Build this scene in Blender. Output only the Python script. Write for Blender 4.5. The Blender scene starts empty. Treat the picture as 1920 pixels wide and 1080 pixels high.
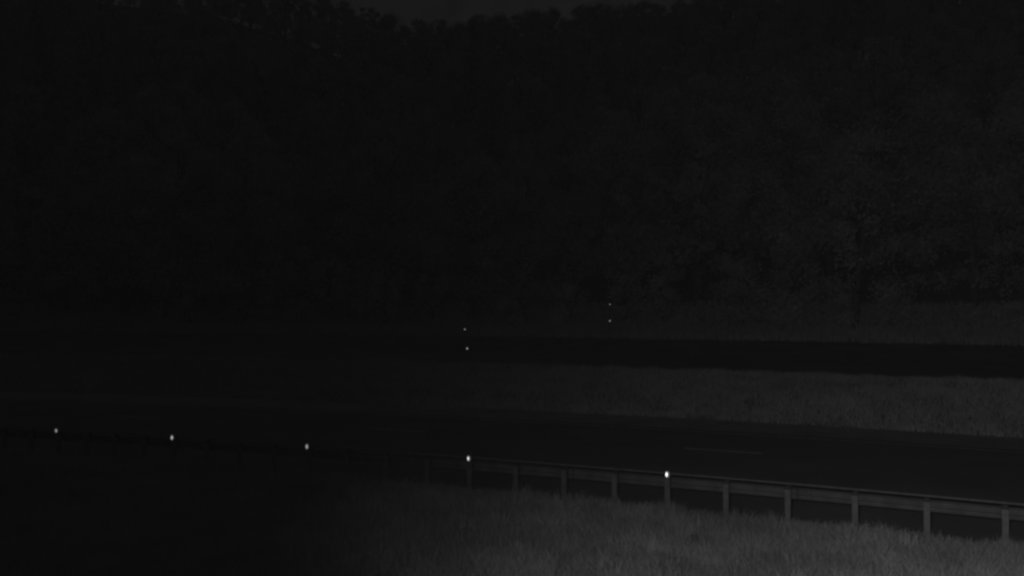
import bpy, math, random
import numpy as np
from mathutils import Vector, Matrix

S = bpy.context.scene
COL = S.collection
R_ = math.radians
rng = np.random.default_rng(7)
random.seed(7)

# ------------------------------------------------------------------ camera
FPX = 1700.0                 # focal length in photo pixels (1920 wide)
HORIZ = 565.0                # row of the horizon in the photo
CAM_H = 4.79
PITCH = math.atan((HORIZ-540.0)/FPX)
cam_d = bpy.data.cameras.new('camera'); cam = bpy.data.objects.new('camera', cam_d); COL.objects.link(cam)
cam_d.sensor_width = 36.0; cam_d.lens = 36.0*FPX/1920.0
cam_d.clip_start = 0.1; cam_d.clip_end = 3000.0
cam.location = (0, 0, CAM_H); cam.rotation_euler = (R_(90)+PITCH, 0, 0)
S.camera = cam

# ------------------------------------------------------------------ world: thin overcast at night, seen by a monochrome infrared camera
W = bpy.data.worlds.new('World'); S.world = W; W.use_nodes = True
nt = W.node_tree; nt.nodes.clear()
def wn(t, **k):
    n = nt.nodes.new(t)
    for a, b in k.items(): setattr(n, a, b)
    return n
out = wn('ShaderNodeOutputWorld'); bg = wn('ShaderNodeBackground')
tc = wn('ShaderNodeTexCoord'); sp = wn('ShaderNodeSeparateXYZ')
nt.links.new(tc.outputs['Generated'], sp.inputs[0])
ma = wn('ShaderNodeMapRange', interpolation_type='SMOOTHSTEP'); nt.links.new(sp.outputs['Z'], ma.inputs['Value'])
ma.inputs['From Min'].default_value = .28; ma.inputs['From Max'].default_value = .75       # raise To Max for a sky brighter overhead
ma.inputs['To Min'].default_value = .0064; ma.inputs['To Max'].default_value = .0050
nz = wn('ShaderNodeTexNoise'); nz.inputs['Scale'].default_value = 22; nz.inputs['Detail'].default_value = 4
nt.links.new(tc.outputs['Generated'], nz.inputs['Vector'])
mr = wn('ShaderNodeMapRange'); nt.links.new(nz.outputs['Fac'], mr.inputs['Value'])
mr.inputs['From Min'].default_value = .3; mr.inputs['From Max'].default_value = .7
mr.inputs['To Min'].default_value = .78; mr.inputs['To Max'].default_value = 1.2
mm = wn('ShaderNodeMath', operation='MULTIPLY'); nt.links.new(ma.outputs[0], mm.inputs[0]); nt.links.new(mr.outputs[0], mm.inputs[1])
SKY = 1.0
ms = wn('ShaderNodeMath', operation='MULTIPLY'); nt.links.new(mm.outputs[0], ms.inputs[0]); ms.inputs[1].default_value = SKY
bg.inputs['Color'].default_value = (1, 1, 1, 1)
nt.links.new(ms.outputs[0], bg.inputs['Strength']); nt.links.new(bg.outputs[0], out.inputs[0])

# ------------------------------------------------------------------ the infrared lamp beside the camera (lights the right of the view)
def spot(name, az, el, cone, power, loc, rad=.05, blend=1.0):
    l = bpy.data.lights.new(name, 'SPOT'); o = bpy.data.objects.new(name, l); COL.objects.link(o)
    l.energy = power; l.spot_size = R_(cone); l.spot_blend = blend; l.shadow_soft_size = rad
    o.location = loc
    d = Vector((math.sin(R_(az))*math.cos(R_(el)), math.cos(R_(az))*math.cos(R_(el)), math.sin(R_(el))))
    o.rotation_euler = d.to_track_quat('-Z', 'Y').to_euler()
    return o
LAMP = (-0.45, -0.15, CAM_H+0.35)
spot('infrared_lamp', 54, -15, 131, 2250, LAMP)
spot('infrared_lamp_spill', 4, -5, 150, 26, LAMP)

vs = S.view_settings
S.display_settings.display_device = 'sRGB'
vs.view_transform = 'Standard'; vs.look = 'None'; vs.gamma = 1.0; vs.exposure = 0.0; vs.use_curve_mapping = False
S.render.engine = 'CYCLES'
S.cycles.use_denoising = True
S.cycles.max_bounces = 6; S.cycles.diffuse_bounces = 5; S.cycles.glossy_bounces = 2; S.cycles.transmission_bounces = 5
S.cycles.pixel_filter_type = 'BLACKMAN_HARRIS'; S.cycles.filter_width = 2.7

# ------------------------------------------------------------------ geometry of the place
CX, CY, RAD = -61.4, -116.2, 151.2          # the road is an arc round this centre; d = distance outwards from the crash barrier

def U(px, py, h=0.0):
    """point at height h seen at a photo pixel (used once, to survey the ground plan)"""
    x = (px-960)/FPX; y = (540-py)/FPX
    c, s = math.cos(PITCH), math.sin(PITCH)
    dy = c - y*s; dz = s + y*c
    t = (h-CAM_H)/dz
    return (x*t, dy*t)
def polar(x, y): return math.hypot(x-CX, y-CY)-RAD, math.atan2(x-CX, y-CY)   # d, theta (clockwise from +Y)
def pt(d, th): return CX+(RAD+d)*math.sin(th), CY+(RAD+d)*math.cos(th)

rail_px = [(108,807),(325,820),(577,837),(880,859),(1251,889),(1603,919),(1885,945)]
A = np.array([U(p[0], p[1], .9) for p in rail_px])
M_ = np.c_[2*A, np.ones(len(A))]; sol = np.linalg.lstsq(M_, (A**2).sum(1), rcond=None)[0]
CX, CY = float(sol[0]), float(sol[1]); RAD = float(math.sqrt(sol[2]+CX*CX+CY*CY))

TH0 = math.atan2(0-CX, 0-CY)         # bearing of the camera seen from the arc centre
HD = np.array([-400, -60, -20, -6, -2.2, -1.2, -.8, 0, 13.2, 15.4, 16.3, 18.0, 21.6, 22.2, 33.0, 38.5, 42.5, 130, 170, 600])
HZ = np.array([2.5,  0.8, 0.25, 0.22, .20, .12, 0, 0, 0,    0,    0.05, 0.65, 1.50, 1.50, 1.62, 2.30, 3.0, 40.0, 46., 60.])
def hgt(d, th=None):
    d = np.asarray(d, float)
    z = np.interp(d, HD, HZ)
    if th is not None:
        s = np.asarray(th)*RAD
        b = (np.sin(s*1.1+d*.7)+np.sin(s*.43-d*1.3+2)+np.sin(s*2.3+d*2.1+1)*.5)*.035
        w = np.clip((-1.2-d)/1.5, 0, 1) + np.clip((d-16.3)/1.0, 0, 1)*np.clip((21.6-d)/1.0, 0, 1)
        z = z + b*w
        w2 = np.clip((d-44)/10, 0, 1)
        X1 = CX+(RAD+130)*np.sin(th); Y1 = CY+(RAD+130)*np.cos(th)
        px = np.where(Y1 > 20, 960+FPX*X1/np.maximum(Y1, 20), np.where(X1 > 0, 2200, -300))
        E_ = np.interp(px, [-100, 400, 600, 760, 900, 1050, 1250, 1700], [.43, .395, .358, .318, .314, .330, .342, .365])
        far = CAM_H+E_*np.clip(Y1, 90, 180)-13.0            # the hill crest under the skyline trees
        z = z+np.clip((d-46)/84, 0, 1)*(far-40.0)-np.clip(d-140, 0, 60)*.1
        sl = np.clip((TH0+.16-np.asarray(th))/.10, 0, 1)
        z = z + .20*sl*np.clip((-1.0-d)/.6, 0, 1)*np.clip((d+18)/8, 0, 1)
    return z

# ------------------------------------------------------------------ materials (all grey: the photograph is a monochrome infrared picture)
def mat(name, base, var=.25, scale=3.0, rough=.85, detail=6, metallic=0, bump=0, spec=.3, scale2=None):
    m = bpy.data.materials.new(name); m.use_nodes = True; t = m.node_tree
    b = t.nodes['Principled BSDF']
    b.inputs['Roughness'].default_value = rough; b.inputs['Metallic'].default_value = metallic
    b.inputs['Specular IOR Level'].default_value = spec
    g = t.nodes.new('ShaderNodeTexCoord')
    n = t.nodes.new('ShaderNodeTexNoise'); n.inputs['Scale'].default_value = scale; n.inputs['Detail'].default_value = detail
    t.links.new(g.outputs['Object'], n.inputs['Vector'])
    fac = n.outputs['Fac']
    if scale2:
        n2 = t.nodes.new('ShaderNodeTexNoise'); n2.inputs['Scale'].default_value = scale2; n2.inputs['Detail'].default_value = 3
        t.links.new(g.outputs['Object'], n2.inputs['Vector'])
        a = t.nodes.new('ShaderNodeMath'); a.operation = 'ADD'; t.links.new(fac, a.inputs[0]); t.links.new(n2.outputs['Fac'], a.inputs[1])
        h = t.nodes.new('ShaderNodeMath'); h.operation = 'MULTIPLY'; t.links.new(a.outputs[0], h.inputs[0]); h.inputs[1].default_value = .5
        fac = h.outputs[0]
    r = t.nodes.new('ShaderNodeValToRGB')
    r.color_ramp.elements[0].position = .32; r.color_ramp.elements[1].position = .68
    lo, hi = base*(1-var), min(base*(1+var), .95)
    r.color_ramp.elements[0].color = (lo, lo, lo, 1); r.color_ramp.elements[1].color = (hi, hi, hi, 1)
    t.links.new(fac, r.inputs[0]); t.links.new(r.outputs[0], b.inputs['Base Color'])
    if bump:
        bu = t.nodes.new('ShaderNodeBump'); bu.inputs['Strength'].default_value = bump; bu.inputs['Distance'].default_value = .02
        t.links.new(fac, bu.inputs['Height']); t.links.new(bu.outputs[0], b.inputs['Normal'])
    return m
M = dict(
    soil=mat('soil', .20, .35, 1.2, bump=.5),
    asphalt=mat('asphalt', .21, .32, 14, rough=.9, bump=.4, scale2=.35),
    gravel=mat('gravel', .38, .35, 22, rough=.95, bump=.8, scale2=.6),
    darkgravel=mat('dark_gravel', .20, .35, 9, rough=.95, bump=.8, scale2=.5),
    paint=mat('road_paint', .85, .08, 9, rough=.6),
    oldpaint=mat('worn_road_paint', .58, .45, 5, rough=.7),
    grass=mat('grass_blades', .345, .42, .8, rough=.7, scale2=.35),
    mgrass=mat('median_grass_blades', .44, .22, 1.3, rough=.7, scale2=.3),
    leaf=mat('leaves', .33, .30, .55, rough=.6),
    needle=mat('needles', .28, .30, .6, rough=.65),
    shrub=mat('shrub_leaves', .46, .30, .9, rough=.6),
    bark=mat('bark', .17, .35, 5, rough=.9, bump=.6),
    steel=mat('galvanised_steel', .185, .20, 7, rough=.55, metallic=.0, spec=.5),
    beam=mat('weathered_beam_steel', .14, .25, 3, rough=.6, spec=.5),
    black=mat('black_plastic', .06, .2, 5, rough=.6),
    pole=mat('dark_pole', .22, .3, 6, rough=.7),
)
def translucent(m, t):
    # thin leaves pass much of the near infrared through
    n = m.node_tree; b = n.nodes['Principled BSDF']; o = n.nodes['Material Output']
    tr = n.nodes.new('ShaderNodeBsdfTranslucent'); tr.inputs[0].default_value = (t, t, t, 1)
    a = n.nodes.new('ShaderNodeAddShader'); n.links.new(b.outputs[0], a.inputs[0]); n.links.new(tr.outputs[0], a.inputs[1]); n.links.new(a.outputs[0], o.inputs['Surface'])
for k_, t_ in (('leaf', .17), ('needle', .14), ('shrub', .2), ('grass', .06), ('mgrass', .1)): translucent(M[k_], t_)
def reflector_mat(name, base, rough):
    m = mat(name, base, .05, 20, rough=rough, metallic=1.0); return m
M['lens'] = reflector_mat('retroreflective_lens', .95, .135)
for n_, b_, r_ in (('lens2', .95, .122), ('lens3', .80, .15), ('lens4', .16, .15), ('lens5', .12, .15)): M[n_] = reflector_mat('glint_toned_lens', b_, r_)  # tone and roughness set per lens to put in each glint's brightness
M['housing'] = mat('glow_halo_plastic', .62, .1, 8, rough=.33, spec=.9)  # pale and glossy to imitate the soft glow round each barrier lens
M['lensfar'] = reflector_mat('small_retroreflective_lens', .75, .16)
M['lensfar2'] = reflector_mat('dimmed_glint_lens', .32, .16)  # darker copy of the far lens, its fainter glint put into the colour

# ------------------------------------------------------------------ helpers
def tag(o, label=None, cat=None, group=None, kind=None):
    if label: o['label'] = label
    if cat: o['category'] = cat
    if group: o['group'] = group
    if kind: o['kind'] = kind
    return o
def np_mesh(name, V, F, m, smooth=False):
    """V (n,3); F (k,4) or (k,3) index arrays"""
    me = bpy.data.meshes.new(name); V = np.asarray(V, np.float32); F = np.asarray(F, np.int32)
    k, c = F.shape
    me.vertices.add(len(V)); me.vertices.foreach_set('co', V.ravel())
    me.loops.add(k*c); me.loops.foreach_set('vertex_index', F.ravel())
    me.polygons.add(k); me.polygons.foreach_set('loop_start', np.arange(0, k*c, c, dtype=np.int32))
    me.polygons.foreach_set('loop_total', np.full(k, c, np.int32))
    if smooth: me.polygons.foreach_set('use_smooth', np.ones(k, bool))
    me.materials.append(m); me.update(calc_edges=True); me.validate()
    return me
def link(name, me, parent=None):
    o = bpy.data.objects.new(name, me); COL.objects.link(o)
    if parent: o.parent = parent
    return o
def empty(name, loc=(0,0,0), rz=0):
    o = bpy.data.objects.new(name, None); COL.objects.link(o); o.location = loc; o.rotation_euler = (0, 0, rz); o.empty_display_size = .3
    return o
class MB:
    def __init__(s): s.v = []; s.f = []
    def add(s, V, F):
        n = len(s.v); s.v += [tuple(p) for p in V]; s.f += [tuple(i+n for i in f) for f in F]
    def box(s, c, size, rz=0, bev=0.0):
        x, y, z = [q/2 for q in size]; b = min(bev, x*.6, y*.6)
        ring = [(x, y-b), (x-b, y), (-x+b, y), (-x, y-b), (-x, -y+b), (-x+b, -y), (x-b, -y), (x, -y+b)] if b else [(x, y), (-x, y), (-x, -y), (x, -y)]
        k = len(ring); cz, sz = math.cos(rz), math.sin(rz)
        V = [(c[0]+p[0]*cz-p[1]*sz, c[1]+p[0]*sz+p[1]*cz, c[2]+q) for q in (-z, z) for p in ring]
        F = [tuple(range(k-1, -1, -1)), tuple(range(k, 2*k))]+[(i, (i+1) % k, k+(i+1) % k, k+i) for i in range(k)]
        s.add(V, F)
    def tube(s, pts, rad, n=8, cap=True):
        P = [Vector(p) for p in pts]; rings = []
        for i, p in enumerate(P):
            d = (P[min(i+1, len(P)-1)]-P[max(i-1, 0)]).normalized()
            a = d.cross(Vector((0, 0, 1)))
            a = a.normalized() if a.length > 1e-3 else Vector((1, 0, 0))
            b = d.cross(a).normalized(); r = rad[i] if hasattr(rad, '__len__') else rad
            rings.append([p+a*(math.cos(t)*r)+b*(math.sin(t)*r) for t in [2*math.pi*j/n for j in range(n)]])
        V = [q for R in rings for q in R]; F = []
        for i in range(len(P)-1):
            for j in range(n): F.append((i*n+j, i*n+(j+1) % n, (i+1)*n+(j+1) % n, (i+1)*n+j))
        if cap: F += [tuple(range(n-1, -1, -1)), tuple(range(len(V)-n, len(V)))]
        s.add(V, F)
    def build(s, name, m, parent=None, smooth=False):
        me = bpy.data.meshes.new(name); me.from_pydata([tuple(map(float, v)) for v in s.v], [], s.f); me.materials.append(m)
        if smooth:
            for p in me.polygons: p.use_smooth = True
        me.update(); return link(name, me, parent)

DTH = R_(.5)
def sheet(name, ds, th_a, th_b, m, lift=0.0, kind='structure', step=DTH):
    n0 = round(th_a/step); n1 = round(th_b/step)
    th = np.arange(n0, n1+1)*step; D, T = np.meshgrid(np.array(ds, float), th)
    X = CX+(RAD+D)*np.sin(T); Y = CY+(RAD+D)*np.cos(T); Z = hgt(D, T)+lift
    V = np.stack([X, Y, Z], -1).reshape(-1, 3); nd = len(ds); q = []
    i = np.arange(len(th)-1)[:, None]*nd+np.arange(nd-1)[None, :]
    F = np.stack([i, i+nd, i+nd+1, i+1], -1).reshape(-1, 4)
    o = link(name, np_mesh(name, V, F, m, True)); tag(o, kind=kind); return o

# ------------------------------------------------------------------ ground, roads, gravel
ds = [-RAD+.5, -140, -120, -100, -80, -60, -45, -35]+list(np.arange(-30, -1.2, .4))+[-1.2, 0, 13.2, 15.4, 16.3]+list(np.arange(16.6, 21.7, .3))+[22.2, 33, 38.5, 40, 42.5]+list(np.arange(46, 172, 5))+[185, 200, 230, 260]
ds = sorted(set(round(float(v), 3) for v in ds))
sheet('ground', ds, TH0-math.pi, TH0+math.pi, M['soil'], -.012)
TA, TB = TH0-R_(50), TH0+R_(50)
road = sheet('road', [0.9, 4, 8, 11, 13.6], TA, TB, M['asphalt'], .004)
sheet('road', [21.9, 22.2, 26, 30, 32.9], TA, TB, M['asphalt'], .012)
sheet('gravel_shoulder', [13.65, 15.4, 16.3], TA, TB, M['gravel'], .006)
sheet('gravel_shoulder', [-1.3, 0, .85], TA, TB, M['darkgravel'], .006)
sheet('gravel_bank', [32.95, 33.0, 35, 37, 38.5, 39.0], TA, TB, M['darkgravel'], .010)

def strip(name, d0, d1, ta, tb, m, lift):
    n = max(2, int((tb-ta)*RAD/.5)); V = []; F = []
    for i in range(n+1):
        t = ta+(tb-ta)*i/n
        for k, d in enumerate((d0, d1)):
            x, y = pt(d, t)
            # height of the faceted sheet below (same angular steps), so that the paint lies flat on it
            V.append((x, y, float(np.interp(d, HD, HZ))+lift))
    F = [(2*i, 2*i+2, 2*i+3, 2*i+1) for i in range(n)]
    me = np_mesh(name, V, F, m); o = link(name, me); tag(o, kind='structure'); return o
# the lane dash seen in the photograph and its repeats down the lane
d_a, t_a = polar(*U(1283, 840)); d_b, t_b = polar(*U(1427, 851.5)); dd = (d_a+d_b)/2
per = 12.0/(RAD+dd)
for k in (0, -1, -2, 1):
    strip('lane_marking', dd-.085, dd+.085, t_a+k*per, t_b+k*per, M['paint'] if k == 0 else M['oldpaint'], .009)
strip('edge_marking', 13.05, 13.2, TA, TB, M['oldpaint'], .009)

# ------------------------------------------------------------------ grass
def blades(name, D, T, H, Wd, m, lean=.35, lift=-.01):
    n = len(D)
    x = CX+(RAD+D)*np.sin(T); y = CY+(RAD+D)*np.cos(T); z = hgt(D, T)+lift
    a = rng.uniform(0, 2*np.pi, n); l = rng.uniform(0, lean, n)*H; la = rng.uniform(0, 2*np.pi, n)
    ux, uy = np.cos(a)*Wd/2, np.sin(a)*Wd/2; lx, ly = np.cos(la)*l, np.sin(la)*l
    P = np.empty((n, 5, 3))
    P[:, 0] = np.stack([x-ux, y-uy, z], -1); P[:, 1] = np.stack([x+ux, y+uy, z], -1)
    P[:, 2] = np.stack([x+ux*.8+lx*.35, y+uy*.8+ly*.35, z+H*.55], -1); P[:, 3] = np.stack([x-ux*.8+lx*.35, y-uy*.8+ly*.35, z+H*.55], -1)
    P[:, 4] = np.stack([x+lx, y+ly, z+H], -1)
    V = P.reshape(-1, 3); b = np.arange(n)*5
    F = np.concatenate([np.stack([b, b+1, b+2], -1), np.stack([b, b+2, b+3], -1), np.stack([b+3, b+2, b+4], -1)])
    return link(name, np_mesh(name, V, F, m))
def patch(x, y, seed, L):
    r = np.random.default_rng(seed); v = 0
    for k in range(6):
        a = r.uniform(0, 6.28); f = 2*np.pi/(L*r.uniform(.6, 1.7)); v = v+np.sin((x*np.cos(a)+y*np.sin(a))*f+r.uniform(0, 6.28))
    return v/6
def scatter(n, dlo, dhi, tlo, thi, az=34):
    D = rng.uniform(dlo, dhi, n); T = rng.uniform(tlo, thi, n)
    x = CX+(RAD+D)*np.sin(T); y = CY+(RAD+D)*np.cos(T)
    k = (y > 7) & (np.abs(np.arctan2(x, y)) < R_(az)); return D[k], T[k], x[k], y[k]
# near verge
D, T, x, y = scatter(1600000, -17, -.75, TH0-R_(14), TH0+R_(12))
dist = np.hypot(x, y)
keep = rng.random(len(D)) < np.clip((16/dist), .35, 1)*(.62+.55*patch(x, y, 3, 1.6))
D, T, x, y, dist = [q[keep] for q in (D, T, x, y, dist)]
Hh = .15+.12*rng.random(len(D))+.13*np.clip(patch(x, y, 5, 1.1)+.2, 0, 1)+.22*np.clip(patch(x, y, 9, .6)-.15, 0, 1)
Hh *= np.where(D > -1.6, .8, 1.0)
g = blades('verge_grass', D, T, Hh, rng.uniform(.008, .018, len(D)), M['grass'], lean=.9)
tag(g, 'pale tall tufted grass on the near verge in front of the crash barrier', 'grass', kind='stuff')
# tall weeds and seed heads sticking out of the near verge (in tufts)
nt_ = 420
cd, ct, _, _ = scatter(nt_*2, -14, -2.2, TH0-R_(14), TH0+R_(12)); cd, ct = cd[:nt_], ct[:nt_]
D = np.repeat(cd, 26)+rng.normal(0, .07, len(cd)*26); T = np.repeat(ct, 26)+rng.normal(0, .07, len(cd)*26)/RAD
Hh = np.repeat(rng.uniform(.25, .48, len(cd)), 26)*rng.uniform(.6, 1, len(D))
g = blades('tall_grass_tufts', D, T, Hh, rng.uniform(.015, .035, len(D)), M['grass'], lean=.5)
tag(g, 'taller grass tufts standing out of the near verge', 'grass', kind='stuff')
# median
D, T, x, y = scatter(620000, 16.2, 21.9, TH0-R_(22), TH0+R_(24))
k = rng.random(len(D)) < .55+.45*patch(x, y, 21, 2.5); D, T, x, y = [q[k] for q in (D, T, x, y)]
Hh = (.12+.14*rng.random(len(D)))*(1+.5*patch(x, y, 23, 1.5))
g = blades('median_grass', D, T, Hh, rng.uniform(.012, .028, len(D)), M['mgrass'], lean=.7)
tag(g, 'even grass on the raised bank between the two roads', 'grass', kind='stuff')
# strip along the forest foot
D, T, x, y = scatter(130000, 38.3, 46, TH0-R_(24), TH0+R_(26))
Hh = .2+.35*rng.random(len(D))
g = blades('forest_edge_grass', D, T, Hh, rng.uniform(.04, .08, len(D)), M['mgrass'])
tag(g, 'rough grass along the foot of the forest beyond the far road', 'grass', kind='stuff')

# ------------------------------------------------------------------ crash barrier
gr_th = []
for (px, py) in rail_px[:5]:
    gr_th.append(polar(*U(px, py, .9))[1])
posts = []
for a, b in zip(gr_th[:-1], gr_th[1:]): posts += [a+(b-a)*k/4 for k in range(4)]
posts.append(gr_th[4])
tops = {1361: 898, 1477: 908, 1603: 919, 1738: 931, 1885: 945}
for px, py in tops.items(): posts.append(polar(*U(px, py, .9))[1])
stepR = posts[-1]-posts[-2]; stepL = posts[1]-posts[0]
posts = [posts[0]-stepL*k for k in (4, 3, 2, 1)]+posts+[posts[-1]+stepR*k for k in (1, 2, 3)]
th_l, th_r = posts[0]-stepL*.5, posts[-1]+stepR*.5
xc, yc = pt(0, posts[len(posts)//2])
gr = empty('crash_barrier', (xc, yc, 0))
tag(gr, 'long grey steel crash barrier on close-set posts between the near grass and the road', 'crash barrier')
def sweep(prof, ta, tb, n=150, closed=True):
    """prof: (d, z) outline swept along the arc, in the barrier's local frame"""
    V = []; k = len(prof)
    for i in range(n+1):
        t = ta+(tb-ta)*i/n
        for d, z in prof:
            X, Y = pt(d, t); V.append((X-xc, Y-yc, z))
    F = [(i*k+j, i*k+(j+1) % k, (i+1)*k+(j+1) % k, (i+1)*k+j) for i in range(n) for j in range(k)]
    F += [tuple(range(k-1, -1, -1)), tuple(range(n*k, n*k+k))]
    return V, F
# two-wave beam on the road side of the posts (back face seen from the camera)
def wbeam(z0, z1, d0, dep, th=.006):
    zs = np.linspace(0, 1, 25); out_ = []
    for q in zs:
        w = .5-.5*math.cos(q*4*math.pi)         # two waves
        out_.append((d0+dep*w, z0+(z1-z0)*q))
    return out_+[(d+th, z) for d, z in reversed(out_)]
b = MB(); b.add(*sweep(wbeam(.575, .80, .17, .045), th_l, th_r)); b.build('beam', M['beam'], gr, True)
b = MB(); b.add(*sweep([(.13, .872), (.25, .872), (.26, .89), (.25, .908), (.13, .908), (.12, .89)], th_l, th_r)); b.build('top_rail', M['steel'], gr)
def arc_frame(t):    # rotation of a box whose x is along the rail
    return -t
for i, t in enumerate(posts):
    X, Y = pt(0, t); p = MB()
    wdt = .115
    # sigma/C-section post: front web and two flanges going back
    p.box((X-xc, Y-yc, .24), (wdt, .012, 1.10), -t, 0)
    for s in (-1, 1):
        X2, Y2 = pt(.045, t+s*(wdt/2-.004)/RAD); p.box((X2-xc, Y2-yc, .24), (.008, .078, 1.10), -t)
    po = p.build('post', M['steel'], gr)
    q = MB(); X3, Y3 = pt(.128, t); q.box((X3-xc, Y3-yc, .73), (.10, .082, .26), -t, .01); q.build('spacer_block', M['black'], po)
    for zz in (.66, .76):
        q = MB(); X4, Y4 = pt(-.012, t); q.box((X4-xc, Y4-yc, zz), (.025, .012, .025), -t, .006); q.build('bolt', M['steel'], po)
# beam splices: overlapped joint plates every few posts
for t in posts[2::4]:
    b = MB(); b.add(*sweep(wbeam(.58, .795, .163, .045), t+.15/RAD, t+.47/RAD, 4)); b.build('splice_plate', M['beam'], gr, True)

def lens_mesh(name, w, h, bulge, m, parent, loc, face):
    """slightly domed rectangular reflector facing the unit vector face; a real thickness behind"""
    f = Vector(face).normalized(); r = Vector((0, 0, 1)).cross(f).normalized(); u = f.cross(r).normalized()
    n = 8; V = []; F = []
    for i in range(n+1):
        for j in range(n+1):
            a = -1+2*i/n; c = -1+2*j/n
            V.append(Vector(loc)+r*(a*w/2*(1-.12*c*c))+u*(c*h/2*(1-.12*a*a))+f*(bulge*(2-a*a-c*c)*.5))
    F = [(i*(n+1)+j, (i+1)*(n+1)+j, (i+1)*(n+1)+j+1, i*(n+1)+j+1) for i in range(n) for j in range(n)]
    b = MB(); b.add(V, F); return b.build(name, m, parent, True)
def housing(w, h, dep, parent, loc, face, m, side=0.0):
    f = Vector(face).normalized(); r = Vector((0, 0, 1)).cross(f).normalized(); u = f.cross(r).normalized()
    k = 16; out = [(math.copysign(abs(math.cos(t))**.75, math.cos(t)), math.copysign(abs(math.sin(t))**.75, math.sin(t))) for t in [2*math.pi*i/k for i in range(k)]]
    V = [Vector(loc)+r*(a*w/2*g+side)+u*(c*h/2*g)-f*q for q, g in ((.002, .88), (.008, 1), (dep, 1)) for a, c in out]
    F = [tuple(range(k)), tuple(range(3*k-1, 2*k-1, -1))]+[(n*k+i, (n+1)*k+i, (n+1)*k+(i+1) % k, n*k+(i+1) % k) for n in range(2) for i in range(k)]
    b = MB(); b.add(V, F); return b.build('reflector', m, parent)
def facing(p):       # towards the camera and lamp
    c = Vector((0, 0, CAM_H)); l = Vector(LAMP); p = Vector(p)
    return ((c-p).normalized()+(l-p).normalized()).normalized()
sizes = [(.085, .12), (.085, .14), (.075, .13), (.06, .11), (.055, .105)]
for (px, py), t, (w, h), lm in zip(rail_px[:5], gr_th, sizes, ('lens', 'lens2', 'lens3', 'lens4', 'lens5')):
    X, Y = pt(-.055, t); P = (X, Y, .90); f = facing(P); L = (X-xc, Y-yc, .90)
    ho = housing(w+.035, h+.045, .03, gr, L, f, M['housing'], .016)  # oversized and pushed sideways, shaping the glow beside the lens
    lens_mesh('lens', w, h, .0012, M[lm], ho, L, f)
    k = MB(); k.box((L[0], L[1]+.02, .80), (.03, .012, .14), -t); k.build('bracket', M['steel'], ho)

# ------------------------------------------------------------------ tall marker posts with two reflectors beyond the median
def marker(name, label, lo, hi, zdist, lens, lm='lensfar'):
    pts = []
    for (px, py) in (lo, hi):
        x = (px-960)/FPX; y = (540-py)/FPX; c, s = math.cos(PITCH), math.sin(PITCH)
        k = zdist/(c-y*s); pts.append(Vector((x*k, zdist, CAM_H+(s+y*c)*k)))
    d, t = polar(pts[0].x, zdist); g0 = float(hgt(d, t))
    ax = (pts[1]-pts[0]); ax.normalize()
    base = pts[0]-ax*((pts[0].z-g0)/ax.z)
    e = empty(name, base); tag(e, label, 'marker post', 'tall marker posts with two reflectors')
    back = .09
    b = MB(); top = pts[1]-base+ax*.35
    b.tube([Vector((0, back, -.3)), top*.5+Vector((0, back, 0)), top+Vector((0, back, 0))], [.045, .042, .04], 12); b.build('pole', M['pole'], e)
    b = MB(); b.tube([top+Vector((0, back, 0)), top+Vector((0, back, .03))], [.05, .035], 12); b.build('cap', M['black'], e)
    b = MB(); b.tube([Vector((0, back, -.05)), Vector((0, back, .12))], [.10, .07], 12); b.build('base', M['steel'], e)
    for p, (w, h) in zip(pts, lens):
        f = facing(p); L = p-base
        ho = housing(w+.03, h+.03, .04, e, L, f, M['black']); lens_mesh('lens', w, h, .002, M[lm], ho, L, f)
marker('marker_post', 'thin dark marker post with two reflectors, left and slightly leaning, beyond the median', (876, 653.5), (871.5, 617.5), 52, [(.10, .11), (.09, .09)])
marker('marker_post', 'thin dark upright marker post with two faint reflectors, right one, at the forest edge', (1143.5, 601.5), (1143.5, 570.5), 60, [(.10, .10), (.09, .08)], 'lensfar2')

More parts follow.
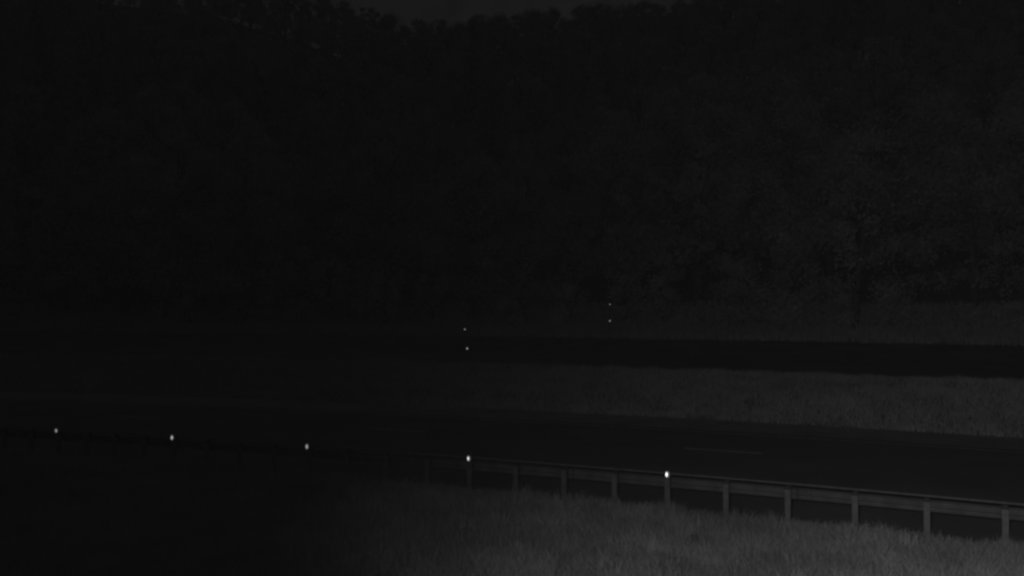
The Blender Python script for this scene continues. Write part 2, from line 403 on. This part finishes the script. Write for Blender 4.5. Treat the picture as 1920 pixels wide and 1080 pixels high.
# ------------------------------------------------------------------ trees
def leaf_quads(C, size, r):
    n = len(C); a = r.normal(size=(n, 3)); a /= np.linalg.norm(a, axis=1)[:, None]
    b = r.normal(size=(n, 3)); b -= (a*b).sum(1)[:, None]*a; b /= np.linalg.norm(b, axis=1)[:, None]
    s = size*r.uniform(.6, 1.3, n)[:, None]
    V = np.stack([C-a*s*.5, C+b*s*.32, C+a*s*.5, C-b*s*.32], 1).reshape(-1, 3)
    i = np.arange(n)*4; return V, np.stack([i, i+1, i+2, i+3], -1)
def broadleaf(seed, height=14., width=8., nclump=84, per=90, leaf=.28, low=.16):
    r = np.random.default_rng(seed)
    tr = MB(); bend = r.normal(0, .25, 2)
    P = [(0, 0, -.6), (bend[0]*.3, bend[1]*.3, height*.25), (bend[0], bend[1], height*.55), (bend[0]*1.3, bend[1]*1.2, height*.88)]
    tr.tube(P, [height*.022, height*.017, height*.011, .03], 9)
    C = []
    ph = r.uniform(0, 6.28, 4)
    for i in range(nclump):
        z = r.uniform(low, 1.0)
        prof = math.sin(math.pi*min(1, ((z-low)/(1-low))*.86+.14))**.6
        a = r.uniform(0, 6.28); rr = prof*width/2*(1+.25*math.sin(2*a+ph[0])+.18*math.sin(3*a+ph[1]+z*4))*r.uniform(.35, 1)**.5
        C.append((math.cos(a)*rr+bend[0]*z, math.sin(a)*rr+bend[1]*z, z*height*.93))
    C = np.array(C)
    for c in C[r.choice(len(C), 16, replace=False)]:
        z0 = max(height*.18, c[2]-height*.18); tr.tube([(bend[0]*z0/height, bend[1]*z0/height, z0), (c[0]*.5, c[1]*.5, (z0+c[2])*.5), tuple(c)], [height*.008, height*.005, .02], 5)
    rad = r.uniform(.55, 1.25, nclump)*width/8
    k = np.repeat(np.arange(nclump), per); g = r.normal(size=(len(k), 3)); g /= np.linalg.norm(g, axis=1)[:, None]
    g *= (r.uniform(0, 1, len(k))**.45)[:, None]; g[:, 2] *= .75
    V, F = leaf_quads(C[k]+g*rad[k][:, None], leaf, r)
    return tr, V, F
def conifer(seed, height=17., width=5.5, leaf=.30, levels=34):
    r = np.random.default_rng(seed); tr = MB()
    tr.tube([(0, 0, -.6), (0, 0, height*.5), (.05, 0, height*.97)], [height*.017, height*.010, .02], 8)
    pts = []
    for l in range(levels):
        q = .10+.9*l/levels; z = height*q; R0 = width/2*(1-q)**.8+.18
        nb = r.integers(5, 8); o = r.uniform(0, 6.28)
        for k in range(nb):
            a = o+k*6.283/nb+r.normal(0, .15); Lb = R0*r.uniform(.65, 1.15)
            n = int(12+Lb*22); t = r.uniform(.08, 1, n)**.7
            x = math.cos(a)*Lb*t+r.normal(0, .10+.1*t, n); y = math.sin(a)*Lb*t+r.normal(0, .10+.1*t, n)
            zz = z-Lb*.28*t+.15*np.sin(t*3)-r.uniform(0, .28, n)
            pts.append(np.stack([x, y, zz], -1))
            if l % 3 == 0: tr.tube([(0, 0, z), (math.cos(a)*Lb*.9, math.sin(a)*Lb*.9, z-Lb*.22)], [.035, .01], 4)
    pts.append(np.stack([r.normal(0, .06, 40), r.normal(0, .06, 40), height*(1-r.uniform(0, .06, 40))], -1))
    V, F = leaf_quads(np.concatenate(pts), leaf, r); return tr, V, F
protos = []
for i, (kind, args) in enumerate([('b', dict(seed=11, height=14, width=8.5)), ('b', dict(seed=12, height=15, width=7.5, low=.18)), ('b', dict(seed=13, height=13, width=9.5)),
                                  ('c', dict(seed=14, height=17, width=5.4)), ('c', dict(seed=15, height=16, width=6.4)), ('b', dict(seed=16, height=15, width=6.5, nclump=60))]):
    tr, V, F = (broadleaf if kind == 'b' else conifer)(**args)
    cm = np_mesh('crown', V, F, M['leaf'] if kind == 'b' else M['needle'])
    tmp = tr.build('trunk', M['bark'], None, True); tm = tmp.data; bpy.data.objects.remove(tmp)
    protos.append((kind, args['height'], tm, cm))
NT = [0]
def tree(x, y, z, pi, sc, label, group, sxy=None):
    kind, h, tm, cm = protos[pi]
    e = empty('broadleaf_tree' if kind == 'b' else 'conifer_tree', (x, y, z), random.uniform(0, 6.28))
    e.scale = (sxy or sc, sxy or sc, sc)
    link('trunk', tm, e); link('crown', cm, e)
    tag(e, label, 'tree', group); NT[0] += 1
    return e
# skyline of the wood, read off the photograph as elevation against bearing
SKX = np.array([-200, 300, 345, 390, 560, 625, 645, 680, 700, 730, 745, 757, 768, 790, 830, 860, 880, 900, 930, 955, 980, 1010, 1060, 1075, 1090, 1120, 1145, 1180, 1215, 1250, 1280, 1330, 2100])
SKY_ = np.array([-90, -30, 2, -30, -20, -4, 2, 12, 14, 28, 20, 47, 33, 36, 34, 42, 30, 24, 24, 31, 18, 14, 12, 20, 8, 4, 8, 3, 2, 9, 1, -20, -90])
def sky_el(px): return (HORIZ+7-np.interp(px, SKX, SKY_))/FPX
def px_of(x, y): return 960+FPX*x/y
LAB = dict(b='dark leafy tree lost in the unlit forest covering the hillside', c='dark conifer lost in the unlit forest covering the hillside')
LABL = dict(b='faintly lit leafy tree at the forest foot on the right beyond the far road', c='faintly lit conifer at the forest foot on the right beyond the far road')
def place(d, s, ridge=False):
    t = TH0+s/(RAD+d); x, y = pt(d, t); z = float(hgt(d, t)); 
    if y < 30: return
    px = px_of(x, y)
    if px < -110 or px > 2030: return
    pi = random.choice([0, 1, 2, 5, 2, 0] if d > 95 else [0, 1, 2, 3, 4, 5] if d > 60 else [0, 1, 2, 5, 0, 2, 4])
    k, h0, _, _ = protos[pi]; sc = random.uniform(.82, 1.2)
    lim = CAM_H+sky_el(px)*y
    # also respect the notch within a crown's half width
    for o in (-18, 18): lim = min(lim, CAM_H+sky_el(px+o)*y+1.2)
    top = z+h0*sc
    if ridge or top > lim:
        want = (lim-z)/h0
        if ridge: sc = min(max(want, .45), 1.9)
        else: sc = min(sc, want*.96)
    if sc < .4: return
    lit = px > 1180 and d < 52
    tree(x, y, z-.1, pi, sc, (LABL if lit else LAB)[k], 'faintly lit trees at the forest foot' if lit else 'unlit trees of the hillside forest',
         sxy=min(sc, 1.25)*(random.uniform(.72, 1.0) if ridge else random.uniform(.9, 1.1)))
d = 44.0; row = 0
while d < 128:
    sp_ = 5.6+(d-44)*.035
    half = 95+(d*.75)
    s = -half+random.uniform(0, sp_)
    while s < half:
        place(d+random.uniform(-1.6, 1.6), s+random.uniform(-1.2, 1.2)); s += sp_*random.uniform(.85, 1.2)
    d += 6.2+(d-44)*.075; row += 1
for d, sp_ in ((130, 3.6), (134.5, 4.4)):
    s = -210
    while s < 170:
        place(d, s, True); s += sp_*random.uniform(.8, 1.2)

# shrubs along the forest foot
def shrub(seed, h, w):
    r = np.random.default_rng(seed); tr = MB(); C = []
    for i in range(26):
        a = r.uniform(0, 6.28); q = r.uniform(.15, 1); rr = w/2*math.sqrt(r.uniform(0, 1))*(1-.5*q*q); C.append((math.cos(a)*rr, math.sin(a)*rr, q*h))
    C = np.array(C)
    for c in C[:9]: tr.tube([(0, 0, -.2), (c[0]*.5, c[1]*.5, c[2]*.6), tuple(c)], [.04, .025, .01], 5)
    k = np.repeat(np.arange(26), 60); g = r.normal(size=(len(k), 3)); g /= np.linalg.norm(g, axis=1)[:, None]; g *= (r.uniform(0, 1, len(k))**.5)[:, None]*.45*w/3
    V, F = leaf_quads(C[k]+g, .17, r)
    cm = np_mesh('foliage', V, F, M['shrub']); o = tr.build('stem', M['bark'], None, True); tm = o.data; bpy.data.objects.remove(o); return tm, cm
shr = [shrub(41, 2.6, 3.4), shrub(42, 1.9, 3.0), shrub(43, 3.3, 3.2)]
s = -62
while s < 62:
    d = random.uniform(41.2, 43.6); t = TH0+s/(RAD+d); x, y = pt(d, t); z = float(hgt(d, t)); px = px_of(x, y)
    if y > 20 and -60 < px < 1980:
        tm, cm = random.choice(shr); e = empty('shrub', (x, y, z), random.uniform(0, 6.28)); q = random.uniform(.75, 1.3); e.scale = (q, q, q*random.uniform(.8, 1.2))
        link('stem', tm, e); link('foliage', cm, e)
        lit = px > 1180
        tag(e, 'faintly lit leafy shrub at the forest foot on the right' if lit else 'dark leafy shrub at the unlit forest foot', 'shrub', 'faintly lit shrubs at the forest foot' if lit else 'dark shrubs at the forest foot')
    s += random.uniform(2.2, 4.4)

# ------------------------------------------------------------------ added closed box of thin even air: lamp backscatter lifts the blacks
def haze():
    b = MB(); x0, x1, y0, y1, z0, z1 = -500, 400, -560, 330, -2.0, 90.0
    V = [(x0, y0, z0), (x1, y0, z0), (x1, y1, z0), (x0, y1, z0), (x0, y0, z1), (x1, y0, z1), (x1, y1, z1), (x0, y1, z1)]
    b.add(V, [(3, 2, 1, 0), (4, 5, 6, 7), (0, 1, 5, 4), (1, 2, 6, 5), (2, 3, 7, 6), (3, 0, 4, 7)])
    m = bpy.data.materials.new('black_lift_haze'); m.use_nodes = True; n = m.node_tree
    n.nodes.remove(n.nodes['Principled BSDF']); v = n.nodes.new('ShaderNodeVolumePrincipled')
    v.inputs['Color'].default_value = (.95, .95, .95, 1); v.inputs['Density'].default_value = HAZE; v.inputs['Anisotropy'].default_value = 0
    n.links.new(v.outputs['Volume'], n.nodes['Material Output'].inputs['Volume'])
    o = b.build('haze', m); tag(o, kind='stuff'); return o
HAZE = 0.00014
haze()
